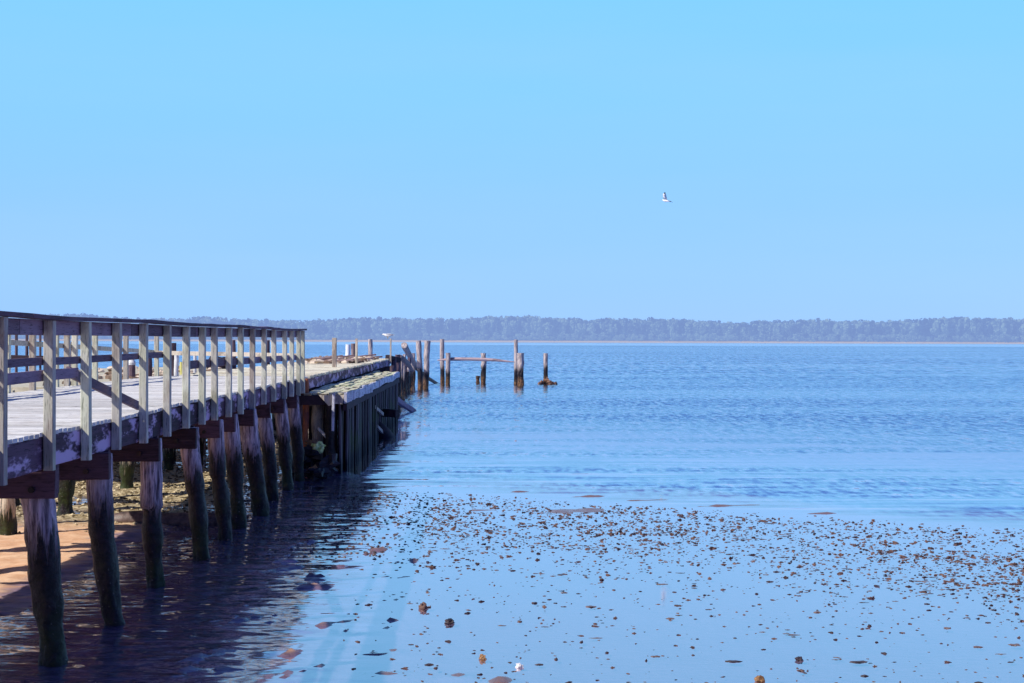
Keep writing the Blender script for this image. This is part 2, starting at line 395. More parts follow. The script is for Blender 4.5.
def woods():
    V = []; Fc = []; RN = []
    protos = []
    for p in range(16):
        rng = np.random.RandomState(p); tri = []
        h = 1.; cr = rng.uniform(.22, .32); cb = rng.uniform(.30, .5)
        lob = [(rng.uniform(-.6, .6)*cr, rng.uniform(-.5, .5)*cr, rng.uniform(cb, .93), rng.uniform(.35, .62)*cr) for _ in range(9)] + [(0, 0, .9, .5*cr)]
        for lx, ly, lz, lr in lob:
            for q in range(13):
                a = rng.normal(size=3); a /= np.linalg.norm(a); c = np.array([lx, ly, lz]) + a*lr*np.array([1, 1, .7])
                s = lr*rng.uniform(.35, .75); e1 = rng.normal(size=3); e1 -= a*(e1@a)*.6; e1 /= np.linalg.norm(e1); e2 = np.cross(a, e1)
                tri.append([c+e1*s, c+e2*s*.8, c-e1*s*.9, c-e2*s*.8])
        for q in range(3):
            w = .012; tri.append([np.array(t) for t in ((-w, 0, 0), (w, 0, 0), (w*.6, 0, .8), (-w*.6, 0, .8))]) if q == 0 else None
        protos.append(np.array(tri))
    rng = np.random.RandomState(5); base = 0
    rows = [(YS+88, 4.6, (14, 20)), (YS+100, 4.4, (17, 23)), (YS+116, 4.4, (19, 25)), (YS+134, 4.6, (20, 26))]
    for yy, step, (h0, h1) in rows:
        x = -1050.
        while x < 1050:
            x += step*rng.uniform(.55, 1.5)
            env = 1 + .07*math.sin(x*.011+1) + .05*math.sin(x*.037) + .06*nz(x*.03, 5) + .10*max(0, (x-250)/500)*.6
            h = (h0+(h1-h0)*rng.uniform(.5,.95))*env; w = h*rng.uniform(.5, .9)
            P = protos[rng.randint(16)]; a = rng.uniform(0, 6.28); ca, sa = math.cos(a), math.sin(a)
            Q = P.copy(); X = P[..., 0]*ca - P[..., 1]*sa; Y = P[..., 0]*sa + P[..., 1]*ca
            Q[..., 0] = X*w + x; Q[..., 1] = Y*w + yy + rng.uniform(-5, 5); Q[..., 2] = P[..., 2]*h + 2.2
            V.append(Q.reshape(-1, 3)); RN.append(np.full(len(Q), rng.rand()))
    # scrub along the edge
    x = -1050.
    while x < 1050:
        x += rng.uniform(1.5, 5); P = protos[rng.randint(16)]; h = rng.uniform(3.5, 9)
        Q = P.copy(); Q[..., 0] = P[..., 0]*h*1.7 + x; Q[..., 1] = P[..., 1]*h + YS+78+rng.uniform(-4, 6); Q[..., 2] = (P[..., 2]-.28)*h*1.35 + 2.0
        V.append(Q.reshape(-1, 3)); RN.append(np.full(len(Q), rng.uniform(.4, 1.1)))
    V = np.concatenate(V); RN = np.concatenate(RN); nf = len(RN)
    me = D.meshes.new('far_woods'); me.vertices.add(len(V)); me.vertices.foreach_set('co', V.ravel())
    me.loops.add(nf*4); me.loops.foreach_set('vertex_index', np.arange(nf*4, dtype=np.int32))
    me.polygons.add(nf); me.polygons.foreach_set('loop_start', np.arange(nf, dtype=np.int32)*4); me.polygons.foreach_set('loop_total', np.full(nf, 4, dtype=np.int32))
    me.update(calc_edges=True); a = me.attributes.new('rnd', 'FLOAT', 'FACE'); a.data.foreach_set('value', RN.astype(np.float32))
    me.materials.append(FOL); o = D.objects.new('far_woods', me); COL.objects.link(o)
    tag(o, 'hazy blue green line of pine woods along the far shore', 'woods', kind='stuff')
woods()
# rising ground inside the wood so no sky shows between the trunks
k_ = D.materials.new('wood_floor')
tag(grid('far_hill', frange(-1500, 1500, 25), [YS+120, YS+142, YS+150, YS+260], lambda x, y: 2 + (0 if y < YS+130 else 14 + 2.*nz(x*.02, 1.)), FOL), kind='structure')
D.materials.remove(k_)

# ------------------------------------------------------------------ the railed pier
XR, XL = -3.95, -7.35
ZD = CAMH - .86
def dz(y): return .022*nz(y*.28, 4.) + .010*nz(y*.9, 7.)
pier = empty('wooden_pier', (-5.65, 20, 0), 'weathered timber pier with grey deck and handrails, running out from the left beside the sand', 'pier')
mb = MB(); y = 5.0
while y < 32.75:
    z = ZD - .02 + dz(y); w = .129
    j = .012*nz(y*1.5, 3.) + random.uniform(-.004, .004); t = random.uniform(-.003, .003)
    mb.beam((XL-.03+random.uniform(0, .03), y+w/2, z+t), (XR+.0+j, y+w/2, z+t+random.uniform(-.003, .003)), w, .038, 1, 0, .004)
    y += .1455
mb.build('deck', M['deck'], pier)
for X, nm in ((XR-.045, 1), (-5.0, 0), (-6.3, 0), (XL+.38, 1)):
    for a, b in ((5, 9.4), (9.41, 13.2), (13.21, 17.3), (17.31, 21.3), (21.31, 24.3), (24.31, 28.3), (28.31, 32.7)):
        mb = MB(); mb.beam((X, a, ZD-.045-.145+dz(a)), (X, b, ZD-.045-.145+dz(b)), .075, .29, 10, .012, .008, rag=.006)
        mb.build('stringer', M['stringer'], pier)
BENTS = [7.2, 9.2, 11.1, 13.1, 14.9, 17.2, 19.3, 21.2, 22.6, 24.2, 26.4, 28.2, 30.1, 32.2]
CZ = CAMH - 1.335
for i, b in enumerate(BENTS):
    right = -3.85 + random.uniform(-.03, .03)
    for s in (0, 1):
        mb = MB(); yy = b + s*.36
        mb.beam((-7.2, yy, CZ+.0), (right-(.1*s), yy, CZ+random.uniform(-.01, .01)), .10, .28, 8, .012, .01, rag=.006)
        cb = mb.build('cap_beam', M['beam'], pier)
        if s == 0:
            for bx in (-4.08, -7.05):
                m2 = MB(); m2.tube([(bx, yy-.075, CZ-.05), (bx, yy-.05, CZ-.05)], [.028, .030], 10); m2.build('bolt', M['bolt'], cb)
# outer piles : (px top, px bottom, radius)
PT = {3: (39, 56, .155), 4: (101, 119, .14), 5: (152, 157, .14), 6: (191, 202, .135), 7: (216, 227, .13), 8: (230, 240, .14), 9: (248, 260, .165), 10: (263, 273, .14), 11: (280.5, 288, .14), 12: (293, 300, .135)}
def pile(x0, x1, y, r, top, mat, parent, y1=None, bend=0., name='pile', rough=.11, n=22, low=-.35):
    mb = MB(); pts = []; rad = []; rgh = []; K = 34; q = random.random()*90
    for i in range(K+1):
        t = i/K; z = low + (top-low)*t
        g = 1-t
        x = x0*t + x1*g + .03*nz(q, t*2.2) + bend*math.sin(math.pi*t)
        rr = r*(1.02 + .05*nz(q+5, t*4)) * (1 if z > .95 else 1 + .22*nz(q+9, z*2.6) - .10)
        rgh.append(rough*(1 if z > .95 else 1 + 1.3*sst(.95, .3, z)) )
        rad_k = 1 - .10*sst(.7, .2, z)
        pts.append((x, (y if y1 is None else y*t+y1*g) + .03*nz(q+3, t*2.2), z)); rad.append(rr*rad_k)
    mb.tube(pts, rad, n, rgh, freq=4.5); o = mb.build(name, mat, parent, True); return o
for i, b in enumerate(BENTS):
    yc = b + .18
    if i in PT:
        pt, pb, r = PT[i]; r *= .93; xt = (pt-480)/F*yc; xb = (pb-480)/F*yc
        # extend the lean below the water
    else:
        r = .14; xt = -4.2; xb = -4.1
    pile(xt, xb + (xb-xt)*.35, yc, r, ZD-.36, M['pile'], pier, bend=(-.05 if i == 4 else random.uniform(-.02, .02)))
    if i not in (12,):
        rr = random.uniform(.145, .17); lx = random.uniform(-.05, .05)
        pile(-7.02+lx+random.uniform(-.08, .05), -7.02+lx, yc, rr, ZD-.36, M['pile_sun_toned'], pier)
# posts of the near railing
POSTS = [8.2, 9.4, 10.6, 11.8, 13.1, 14.3, 15.5, 16.7, 17.95, 19.1, 20.2, 21.1, 22.3, 23.4, 24.6, 25.9, 27.1, 28.6, 29.7, 30.8, 31.5]
RT = CAMH + .21
def rz(y): return .028*nz(y*.33, 14.) + .012*nz(y*1.1, 17.)
for p in POSTS:
    p -= .17
    mb = MB(); zt = RT - .045 + rz(p)
    mb.beam((XR+.05+random.uniform(-.006, .006), p+.05, ZD-.345+random.uniform(-.03, .02)), (XR+.05, p+.05, zt), .088, .095, 3, .006, .006)
    mb.build('post', M['post'], pier)
YE = 31.62
segs = [(5, 8.9), (8.91, 12.3), (12.31, 16.2), (16.21, 19.9), (19.91, 23.8), (23.81, 27.7), (27.71, YE)]
for a, b in segs:
    mb = MB(); n = 8
    # flat handrail cap, follows the sag of the posts
    rings = []
    for i in range(n+1):
        yy = a + (b-a)*i/n; z = RT + rz(yy); wv = .006*nz(yy*1.7, 3)
        rings.append([(XR-.055+wv, yy, z-.036), (XR+.115+wv, yy, z-.038), (XR+.118+wv, yy, z-.004), (XR+.113+wv, yy, z), (XR-.05+wv, yy, z), (XR-.055+wv, yy, z-.004)][::-1])
    mb.ring_loft(rings); mb.build('handrail', M['cap'], pier)
    mb = MB(); mb.beam((XR-.022, a, RT-.115+rz(a)), (XR-.022, b, RT-.115+rz(b)), .038, .14, 6, .006, .004); mb.build('top_rail', M['rail'], pier)
for a, b in ((5, 9.3), (9.31, 13.1), (13.11, 17.95)):
    mb = MB(); mb.beam((XR-.022, a, CAMH-.232+(a-5)*.002), (XR-.022, b, CAMH-.232+(b-5)*.002), .038, .072, 6, .008, .004); mb.build('middle_rail', M['rail'], pier)
for a, b, za, zb in ((19.2, 23.5, .36, .372), (23.51, 27.2, .374, .39), (27.21, YE, .39, .41)):
    mb = MB(); mb.beam((XR-.022, a, CAMH-za), (XR-.022, b, CAMH-zb), .038, .115, 6, .008, .004); mb.build('middle_rail', M['rail'], pier)
mb = MB(); mb.beam((XR-.030, 7, CAMH-.375), (XR-.030, 14.12, CAMH-.342), .038, .10, 8, .008, .004); mb.build('lower_rail', M['rail'], pier)
mb = MB(); mb.beam((XR-.075, 14.0, CAMH-.33), (XR-.085, 16.9, CAMH-.80), .038, .10, 5, .004, .004); mb.build('loose_board', M['rail'], pier, label='broken rail board sloping down to the deck')
# far railing
FP = [6.6, 9, 11.4, 13.8, 16.2, 18.7, 21.1, 22.35, 23.6, 24.9, 25.55, 26.05, 27.4, 29.8, 32.6]
for p in FP:
    mb = MB(); w = .095
    mb.beam((XL-.02, p, ZD-.3), (XL-.02, p, RT-.04), w, w, 3, .008, .006); mb.build('post', M['post'], pier)
for a, b in ((5, 10), (10.01, 15), (15.01, 20), (20.01, 25), (25.01, 29.9)):
    mb = MB(); mb.beam((XL+.045, a, RT-.10), (XL+.045, b, RT-.10), .036, .13, 4, .008, .004); mb.build('top_rail', M['rail'], pier)
    mb = MB(); mb.beam((XL, a, RT-.018), (XL, b, RT-.018), .14, .036, 4, .004, .004); mb.build('handrail', M['cap'], pier)
mb = MB(); mb.beam((XL-.09, 9, CAMH-.03), (XL-.09, 22.3, CAMH-.06), .036, .09, 6, .01, .004); mb.build('middle_rail', M['post'], pier)
mb = MB(); mb.beam((XL-.09, 22.32, CAMH-.065), (XL-.09, 32.6, CAMH-.31), .036, .085, 6, .01, .004); mb.build('middle_rail', M['post'], pier)
# rail that closes off the end of the sound deck
mb = MB(); mb.beam((XL, 32.55, CAMH-.33), (XR, 31.75, CAMH-.375), .036, .095, 5, .01, .004); mb.build('barrier_rail', M['pale'], pier, label='pale horizontal board barring the end of the deck')

# ------------------------------------------------------------------ the derelict end of the pier
der = empty('derelict_pier', (-5.3, 47, 0), 'derelict yellowed end section of the pier with uneven boards, beyond the railing', 'pier')
mb = MB(); y = 33.12
while y < 62.5:
    w = random.choice((.19, .24, .28)); lx = -6.95 + (y-33)*.012 + random.uniform(-.1, .15); rx = XR + .02*nz(y, 2.) + random.uniform(-.01, .01)
    if not (y > 44 and random.random() < .12):
        mb.beam((lx, y+w/2, ZD-.03+random.uniform(-.012, .022)), (rx, y+w/2, ZD-.03+random.uniform(-.01, .012)), w, .06, 1, 0, .008)
    y += w + .015
mb.build('deck', M['far_deck'], der)
for a, b in ((33, 38), (38.02, 43.5), (43.52, 49), (49.02, 55), (55.02, 62.5)):
    mb = MB(); mb.beam((XR-.06, a, ZD-.19), (XR-.06, b, ZD-.19), .11, .24, 8, .02, .01, rag=.012); mb.build('stringer', M['stringer'], der)
    mb = MB(); mb.beam((-6.8, a, ZD-.19), (-6.8, b, ZD-.19), .11, .24, 8, .02, .01, rag=.012); mb.build('stringer', M['stringer'], der)
    mb = MB()
    for q in range(int((b-a)/.45)):
        yy = a + .1 + q*.45
        mb.beam((XR-.125, yy+.2, ZD-1.2), (XR-.125+random.uniform(-.02, .02), yy+.2, ZD-.32), .40, .06, 1)
    mb.build('back_board', M['dark'], der)
for p, px, top in ((42.8, 335, CAMH+.03), (49.7, 357, CAMH+.01), (61.5, 391, CAMH+.02)):
    x = (px-480)/F*p; mb = MB(); w = .13 if p < 45 else .085 if p < 60 else .07
    mb.beam((x, p, ZD-.2), (x, p, top), w, w, 3, .015, .006); mb.build('post', M['pale'], der)
for i in range(9):
    yy = 34 + i*3.2
    pile(-4.25, -4.2, yy, .15, ZD-.3, M['pile_dark'], der, n=12)
    pile(-6.7, -6.7, yy, .15, ZD-.3, M['pile_sun_toned'], der, n=12)
for i in range(9):
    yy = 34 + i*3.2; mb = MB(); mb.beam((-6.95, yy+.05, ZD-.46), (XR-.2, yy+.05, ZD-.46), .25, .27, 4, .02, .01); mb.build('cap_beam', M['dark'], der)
# gull perched on the thin post
# rubble heaped on the far deck
def scatter(name, n, fn, mat, size, label, cat, kind='stuff', rough=.35):
    mb = MB()
    for i in range(n):
        x, y, z = fn(); s = random.uniform(*size)
        mb.blob((x, y, z + s*.25), (s*random.uniform(.8, 1.7), s*random.uniform(.7, 1.3), s*random.uniform(.35, .8)), 6, 4, rough)
    o = mb.build(name, mat); tag(o, label, cat, kind=kind); return o
def on_far():
    y = random.uniform(49, 61.5); return (random.uniform(-6.7, XR-.35), y, ZD)
scatter('deck_rubble', 260, on_far, M['brown_rubble'], (.06, .16), 'reddish brown rubble and broken timber strewn over the far deck', 'rubble')
for i in range(16):
    y = random.uniform(50, 61); x = random.uniform(-6.4, -4.6); a = random.uniform(-.5, .5); L = random.uniform(.5, 1.3); z = ZD+.06
    mb = MB(); mb.beam((x-L/2, y-a*L/2, z), (x+L/2, y+a*L/2, z+random.uniform(0, .14)), .16, .06, 2, .02, .006, rag=.01)
    o = mb.build('loose_plank', M['drift_x'])
    tag(o, 'grey broken plank lying among the rubble on the far deck', 'plank', 'loose planks on the far deck')

# ------------------------------------------------------------------ bulkhead with ledge beside the derelict pier
bk = empty('bulkhead', (-3.4, 42, 0), 'dark timber bulkhead wall with pale algae covered ledge, rising from the water', 'bulkhead')
LZ = CAMH - 1.195
mb = MB()
for j in range(5):
    X = -3.92 + j*.185
    a = 31.75 + random.uniform(-.05, .1)
    while a < 53:
        L = random.uniform(3, 6); b = min(a+L, 53.2)
        mb.beam((X+.09, a, LZ-.03+random.uniform(-.02, .02)), (X+.09+random.uniform(-.02, .02), b-random.uniform(.02, .25), LZ-.03+random.uniform(-.035, .02)), random.uniform(.15, .178), .055, 8, .03, .008, rag=.018); a = b
mb.build('ledge', M['ledge'], bk)
a = 31.7
for L in (2.0, 2.6, 3.0, 3.2, 3.4, 3.6, 3.6):
    mb = MB(); mb.beam((-2.995, a, LZ-.125), (-2.995+random.uniform(-.03, .02), a+L-.03, LZ-.125+random.uniform(-.05, .02)), .06, random.uniform(.19, .235), 8, .03, .01, rag=.018)
    mb.build('edge_board', M['fascia'], bk); a += L
mb = MB(); y = 31.95
while y < 53:
    w = random.uniform(.17, .22); x = -3.10 + random.uniform(-.05, .045)
    mb.beam((x, y+w/2, -.5), (x+random.uniform(-.03, .03), y+w/2, LZ-.16-random.random()**3*.25), .05, w*.96, 4, .02, .012, up=(0, 1, 0)); y += w
mb.build('sheet_wall', M['sheet'], bk)
mb = MB(); mb.beam((-3.03, 32, LZ-.33), (-3.03, 52.5, LZ-.33), .10, .16, 12, .03, .012, rag=.01); mb.build('waler', M['dark'], bk)
# timbers of the open near end
mb = MB(); mb.beam((-4.1, 31.85, LZ-.17), (-3.45, 31.85, LZ-.17), .16, .22, 3, .01, .01, rag=.008); mb.build('end_beam', M['dark'], bk)
mb = MB(); mb.ring_loft([[(-3.58, yy, LZ-.06), (-3.02, yy, LZ-.06), (-3.06, yy, LZ-.26), (-3.22, yy, LZ-.25), (-3.36, yy, LZ-.30), (-3.40, yy, LZ-.26)] for yy in (31.72, 31.80)]); mb.build('gusset', M['pale'], bk)
mb = MB(); mb.beam((-3.26, 31.66, .95), (-3.245, 31.66, LZ-.02), .055, .05, 3, .01, .004); mb.build('strut', M['fascia'], bk)
mb = MB(); mb.beam((-3.62, 31.95, 1.0), (-3.42, 31.95, .78), .09, .06, 2, .01, .004); mb.build('brace', M['pale'], bk)
pile(-3.90, -3.92, 31.95, .07, LZ+.3, M['rust'], bk, name='post', n=12)
pile(-3.68, -3.67, 32.4, .13, LZ-.1, M['pale'], bk, name='pile', n=14)
pile(-3.36, -3.33, 31.95, .12, LZ-.25, M['pile_dark'], bk, name='pile', n=14)
mb = MB()
for q in range(5): mb.beam((-3.9+q*.17, 33.2, -.2), (-3.9+q*.17, 33.2, LZ-.1), .165, .05, 1)
mb.build('end_wall', M['dark'], bk)
# weathered stub timbers that stick out of the wall towards the water
mb = MB(); mb.beam((-3.1, 44.5, CAMH-2.30), (-2.56, 44.3, CAMH-2.32), .30, .24, 3, .02, .02, rag=.02)
tag(mb.build('broken_timber', M['dark']), 'short black timber stub sticking out over the water from the bulkhead', 'timber')
mb = MB(); mb.tube([(-3.15, 43, .45), (-2.95, 43.4, .15), (-2.7, 44., -.1)], [.16, .2, .15], 10, .4)
tag(mb.build('broken_timber', M['dark'], smooth=True), 'dark rotted timber slumped into the water at the foot of the bulkhead', 'timber')
mb = MB(); mb.beam((-3.35, 55, .75), (-2.72, 59.5, -.06), .16, .2, 6, .05, .02, rag=.03)
tag(mb.build('fallen_beam', M['rail']), 'dark reddish beam fallen slantwise into the water beyond the bulkhead', 'beam')
mb = MB(); mb.beam((-3.08, 41.6, 1.02), (-2.95, 43.2, .72), .07, .10, 2, .01, .006); tag(mb.build('broken_board', M['pale']), 'pale splintered board hanging on the bulkhead above the black stub', 'board')
mb = MB(); mb.beam((-3.06, 42.2, .42), (-2.93, 43.4, .12), .07, .10, 2, .01, .006); tag(mb.build('broken_board', M['pale']), 'pale splintered board low on the bulkhead below the black stub', 'board')
# rocks at the open end
ROCK = [(-3.55, 31.3, .62, .17, .13, 'green_rock', 'bright green weed covered rock at the open end of the bulkhead'),
        (-3.75, 31.2, .42, .3, .25, 'rock', 'large dark wet rock left below the green rock'),
        (-3.3, 31.25, .22, .26, .22, 'rock', 'dark wet rock against the near corner of the bulkhead'),
        (-3.95, 30.9, .16, .25, .2, 'rock', 'low dark rock beside the last pier pile'),
        (-3.5, 30.6, .10, .28, .16, 'rock', 'flat dark rock at the water in front of the bulkhead'),
        (-3.78, 31.5, .68, .12, .12, 'shell_tan', 'small tan rock under the pale bulkhead pile'),
        (-4.55, 30.9, .22, .14, .10, 'shell_white', 'small whitish rock between the last pier piles')]
for x, y, z, w, h, m, lb in ROCK:
    mb = MB(); mb.blob((x, y, z), (w*.85, w*.7, h*.85), 11, 8, .55); tag(mb.build('rock', M[m], smooth=False), lb, 'rock')
# dark log lying between the piles
mb = MB(); mb.tube([(-6.0+.3*i, 22.9+.03*i, .06+.03*math.sin(i)) for i in range(8)], [.08, .12, .13, .12, .14, .13, .12, .07], 12, .25)
tag(mb.build('fallen_log', M['mudlump'], smooth=True), 'dark muddy log lying on the wet sand beneath the pier', 'log')

# ------------------------------------------------------------------ old platform left of the pier
pl = empty('concrete_platform', (-9.6, 36, 0), 'pale broken concrete platform seen through the railing left of the pier', 'platform')
mb = MB(); PZ = CAMH - 1.0
mb.beam((-9.9, 28.5, PZ-.14), (-9.9, 50, PZ-.14), 4.2, .28, 20, .10, .04, rag=.04); mb.build('slab', M['concrete'], pl)
mb = MB(); mb.beam((-10.2, 24.4, PZ-.05), (-8.1, 24.9, PZ-.08), .5, .34, 4, .02, .03, rag=.02); mb.build('edge_beam', M['concrete'], pl)
for x, y in ((-8.3, 25.4), (-8.3, 31), (-8.3, 38), (-8.3, 45), (-11.5, 31), (-11.5, 38), (-11.5, 45), (-10.4, 25)):
    pile(x, x, y, .17, PZ-.2, M['pile_dark'], pl, n=10)
def on_pl(): return (random.uniform(-11.8, -7.9), random.uniform(28.8, 48), PZ)
scatter('platform_rubble', 120, on_pl, M['brown_rubble'], (.05, .15), 'brown broken rubble covering the concrete platform left of the pier', 'rubble')
def lone(px, y, top_py, w_px, mat, label, base=-.6, lean=0., cat='piling', group=None, topmat=None, n=14, rough=.12, name='old_piling', parent=None):
    x = (px-480)/F*y; top = CAMH + (339.4-top_py)/F*y; r = w_px/F*y/2
    mb = MB(); K = 12; q = random.random()*50; pts = []; rad = []
    for i in range(K+1):
        t = i/K; z = base + (top-base)*t
        pts.append((x - lean*(1-t)*y/F + .25*r*nz(q, t*3), y+.2*r*nz(q+4, t*3), z)); rad.append(r*(1+.10*nz(q+7, t*6)))
    mb.tube(pts, rad, n, rough)
    o = mb.build(name, mat, smooth=False); tag(o, label, cat, group)
    if topmat:
        m2 = MB(); m2.tube([(pts[-1][0], y, top-.0), (pts[-1][0], y, top+.10*r/.15), (pts[-1][0], y, top+.22*r/.15)], [r*1.06, r*1.1, r*.7], 14, .04)
        m2.build('cap', topmat, o)
    return o
G2 = 'pilings seen through the railing'
lone(20, 36, 334, 2.8, M['pile_dark'], 'tall black piling seen through the first gap of the railing, left one of two', group=G2, base=0)
lone(30.5, 36, 333, 2.8, M['pile_dark'], 'tall black piling seen through the first gap of the railing, right one of two', group=G2, base=0)
mb = MB(); mb.beam((-11.85, 36, CAMH-.50), (-11.0, 36, CAMH-.52), .25, .12, 2, .02, .01); tag(mb.build('cross_timber', M['dark']), 'black cross timber joining the two tall black pilings', 'timber')
lone(43.5, 36, 331, 2.4, M['pile_dark'], 'black piling close behind the second railing post', group=G2, base=0)
lone(74.5, 40, 343, 2.2, M['pile_dark'], 'short dark piling seen behind the third railing gap', group=G2, base=0)
lone(134, 34, 366, 7, M['pile_dark'], 'short black bollard with white top left of the pier', base=PZ-.3, topmat=M['white'], cat='bollard', name='mooring_bollard')
lone(151, 34, 357, 5.5, M['pile_dark'], 'dark piling beside the white topped bollard', group=G2, base=0)
lone(174.5, 35, 344, 7, M['pile_dark'], 'thick dark piling with rounded head behind the railing', group=G2, base=0)
lone(178, 34.2, 353, 4.5, M['white'], 'white painted stub post in front of the thick dark piling', cat='post', name='stub_post', base=ZD-.4)
lone(183.5, 34.5, 363, 4, M['yellow'], 'small faded yellow stub post beside the white one', cat='post', name='stub_post', base=ZD-.4)
lone(196.5, 37, 353, 3, M['white'], 'small white topped stake behind the barrier board', cat='stake', name='stake', base=0)
lone(206, 37, 352.5, 3, M['drift_y'], 'small brown stake behind the barrier board', cat='stake', name='stake', base=0)
lone(234, 45, 341, 4.5, M['pile_dark'], 'dark leaning piling behind the railing, left one of two', group=G2, base=0, lean=-3)
lone(268.5, 50, 341, 4.5, M['pile_dark'], 'dark upright piling behind the railing near its far end', group=G2, base=0)
mb = MB(); mb.blob((-8.2, 45, ZD+.02), (.42, .3, .3), 10, 7, .15); tag(mb.build('rubber_fender', M['dark'], smooth=True), 'dark round fender against the leaning piling behind the railing', 'fender')

# ------------------------------------------------------------------ pilings out in the water
G3 = 'weathered pilings standing in the open water'
lone(348.3, 74, 345, 4.6, M['white'], 'short bleached white piling behind the far deck', base=-.5, group=G3)
lone(353.8, 75, 344, 4.4, M['drift_y'], 'short brown piling right beside the bleached white one', base=-.5, group=G3)
lone(370.5, 72, 339.6, 4.6, M['pile_far'], 'tall brown piling behind the far deck, between the two thin posts', base=-.5, group=G3)
lone(418.6, 86, 341, 5.4, M['pile_far'], 'tall lilac grey piling just right of the leaning log, left of the close pair', lean=-2.5, group=G3)
lone(427.6, 87, 341, 6.0, M['pile_far'], 'tall thick dark sided piling, right of the close pair', lean=2.5, group=G3)
lone(442.0, 95, 339.3, 4.4, M['pile_far'], 'tall slim piling at the left end of the floating looking beam', lean=-1, group=G3)
lone(448.0, 94, 353, 4.6, M['pile_far'], 'short dark topped piling under the left end of the beam', group=G3)
lone(483.6, 96, 353.3, 5.2, M['pile_far'], 'knobbly short piling under the middle of the beam', group=G3, rough=.5)
lone(478, 96, 376, 3.6, M['pile_far'], 'tiny rotted stub in the water beside the knobbly piling', group=G3, rough=.4)
lone(516.0, 95, 339.6, 4.0, M['pile_far'], 'tall dark piling at the right end of the beam', group=G3)
lone(520.8, 92.5, 353, 6.6, M['pile_far'], 'short stout split piling in front of the tall dark one', group=G3, rough=.3)
lone(545.8, 95.5, 353.2, 4.4, M['pile_far'], 'lone slim piling standing furthest right in the water', group=G3)
mb = MB()
for i in range(16):
    mb.blob(((540+i*1.05-480)/F*95, 95+random.uniform(-.3, .3), .0+.30*math.exp(-((i-6)/4.)**2)*random.uniform(.3, 1)), (.14, .14, .16), 6, 5, .5)
tag(mb.build('oyster_heap', M['heap']), 'brown oyster heap round the foot of the lone right hand piling', 'oyster heap')
mb = MB(); y = 94.2
pts = [((p-480)/F*y, y, CAMH-(q-339.4)/F*y) for p, q in ((437.5, 360.5), (452, 359.2), (470, 359.2), (484, 359.6), (496, 360.2), (506, 361.3), (514.5, 362))]
mb.tube(pts, [.03, .12, .115, .12, .10, .07, .03], 8, .15)
tag(mb.build('drift_beam', M['drift_x']), 'long pale weathered beam lying across the short pilings above the water', 'beam')
mb = MB(); y = 87
P3 = lambda px, py, yy: ((px-480)/F*yy, yy, CAMH-(py-339.4)/F*yy)
pts = [P3(404.2, 345.5, 83), P3(407, 351, 84), P3(411.5, 359, 86), P3(417, 368, 89), P3(424, 376, 93), P3(431, 380, 95), P3(439, 385, 98)]
mb.tube(pts, [.19, .18, .16, .15, .13, .12, .10], 10, .2)
tag(mb.build('leaning_log', M['pile_far']), 'pale log leaning steeply left out of the water', 'log')
# the ragged row where the pier used to continue
G4 = 'broken pilings in the ragged row beyond the deck'
ROW = [(399, 66, 362, 5, 'd'), (403, 72, 366, 5, 'p'), (407, 80, 372, 4.5, 'd'), (409.5, 83, 358, 3.5, 'd'), (394, 62.5, 357, 5.5, 'd'), (398, 64.5, 355, 5, 'd'), (401.5, 71, 356, 4.5, 'p'), (397, 68, 370, 5, 'd'), (401, 76, 379, 5, 'p'), (405, 78, 360, 4.5, 'd'), (404.5, 82, 354.5, 3.4, 'p'), (408.5, 82, 364, 4.4, 'p'), (411, 84, 368, 3.8, 'p'), (413, 90, 353.5, 4.2, 'p'), (395.5, 59, 372, 5, 'd'), (392.5, 57, 366, 5, 'd'), (422.5, 88.5, 374, 4, 'p')]
LB = ['thick black stub between the end corner pilings and the ragged row', 'brown stub half hidden behind the pale beam end of the ragged row', 'low dark stub under the leaning log in the ragged row', 'narrow dark piling rising behind the orange footed pilings', 'dark piling right at the end corner of the far deck', 'dark piling second out from the end corner of the far deck', 'pale topped piling in the middle of the ragged row', 'low black piling in the shadow of the ragged row',
      'low whitish stub nearest the water in the ragged row', 'dark split piling in the ragged row below the leaning log', 'thin pale piling behind the ragged row left of the log', 'brown piling with orange foot in the ragged row', 'outermost short piling of the ragged row with orange foot',
      'pale piling behind the leaning log', 'black stub beyond the end of the ledge', 'black stub hard against the end of the ledge', 'short orange footed stub between the close pair of tall pilings']
for (px, y, tp, w, c), lb in zip(ROW, LB):
    lone(px, y, tp, w, M['pile_dark'] if c == 'd' else M['pile_far'], lb, group=G4, rough=.35, lean=random.uniform(-1, 1))
mb = MB(); mb.tube([P3(399.5, 357, 66), P3(403, 359, 67), P3(408, 364, 70), P3(413, 371, 72)], [.10, .13, .12, .08], 8, .3); tag(mb.build('broken_beam', M['drift_y']), 'pale broken beam end sloping down across the ragged row', 'beam')
mb = MB(); mb.beam(P3(388, 357.5, 62), P3(399, 360.5, 63), .22, .2, 3, .03, .02, rag=.03); tag(mb.build('broken_beam', M['dark']), 'dark broken beam at the end corner of the far deck', 'beam')

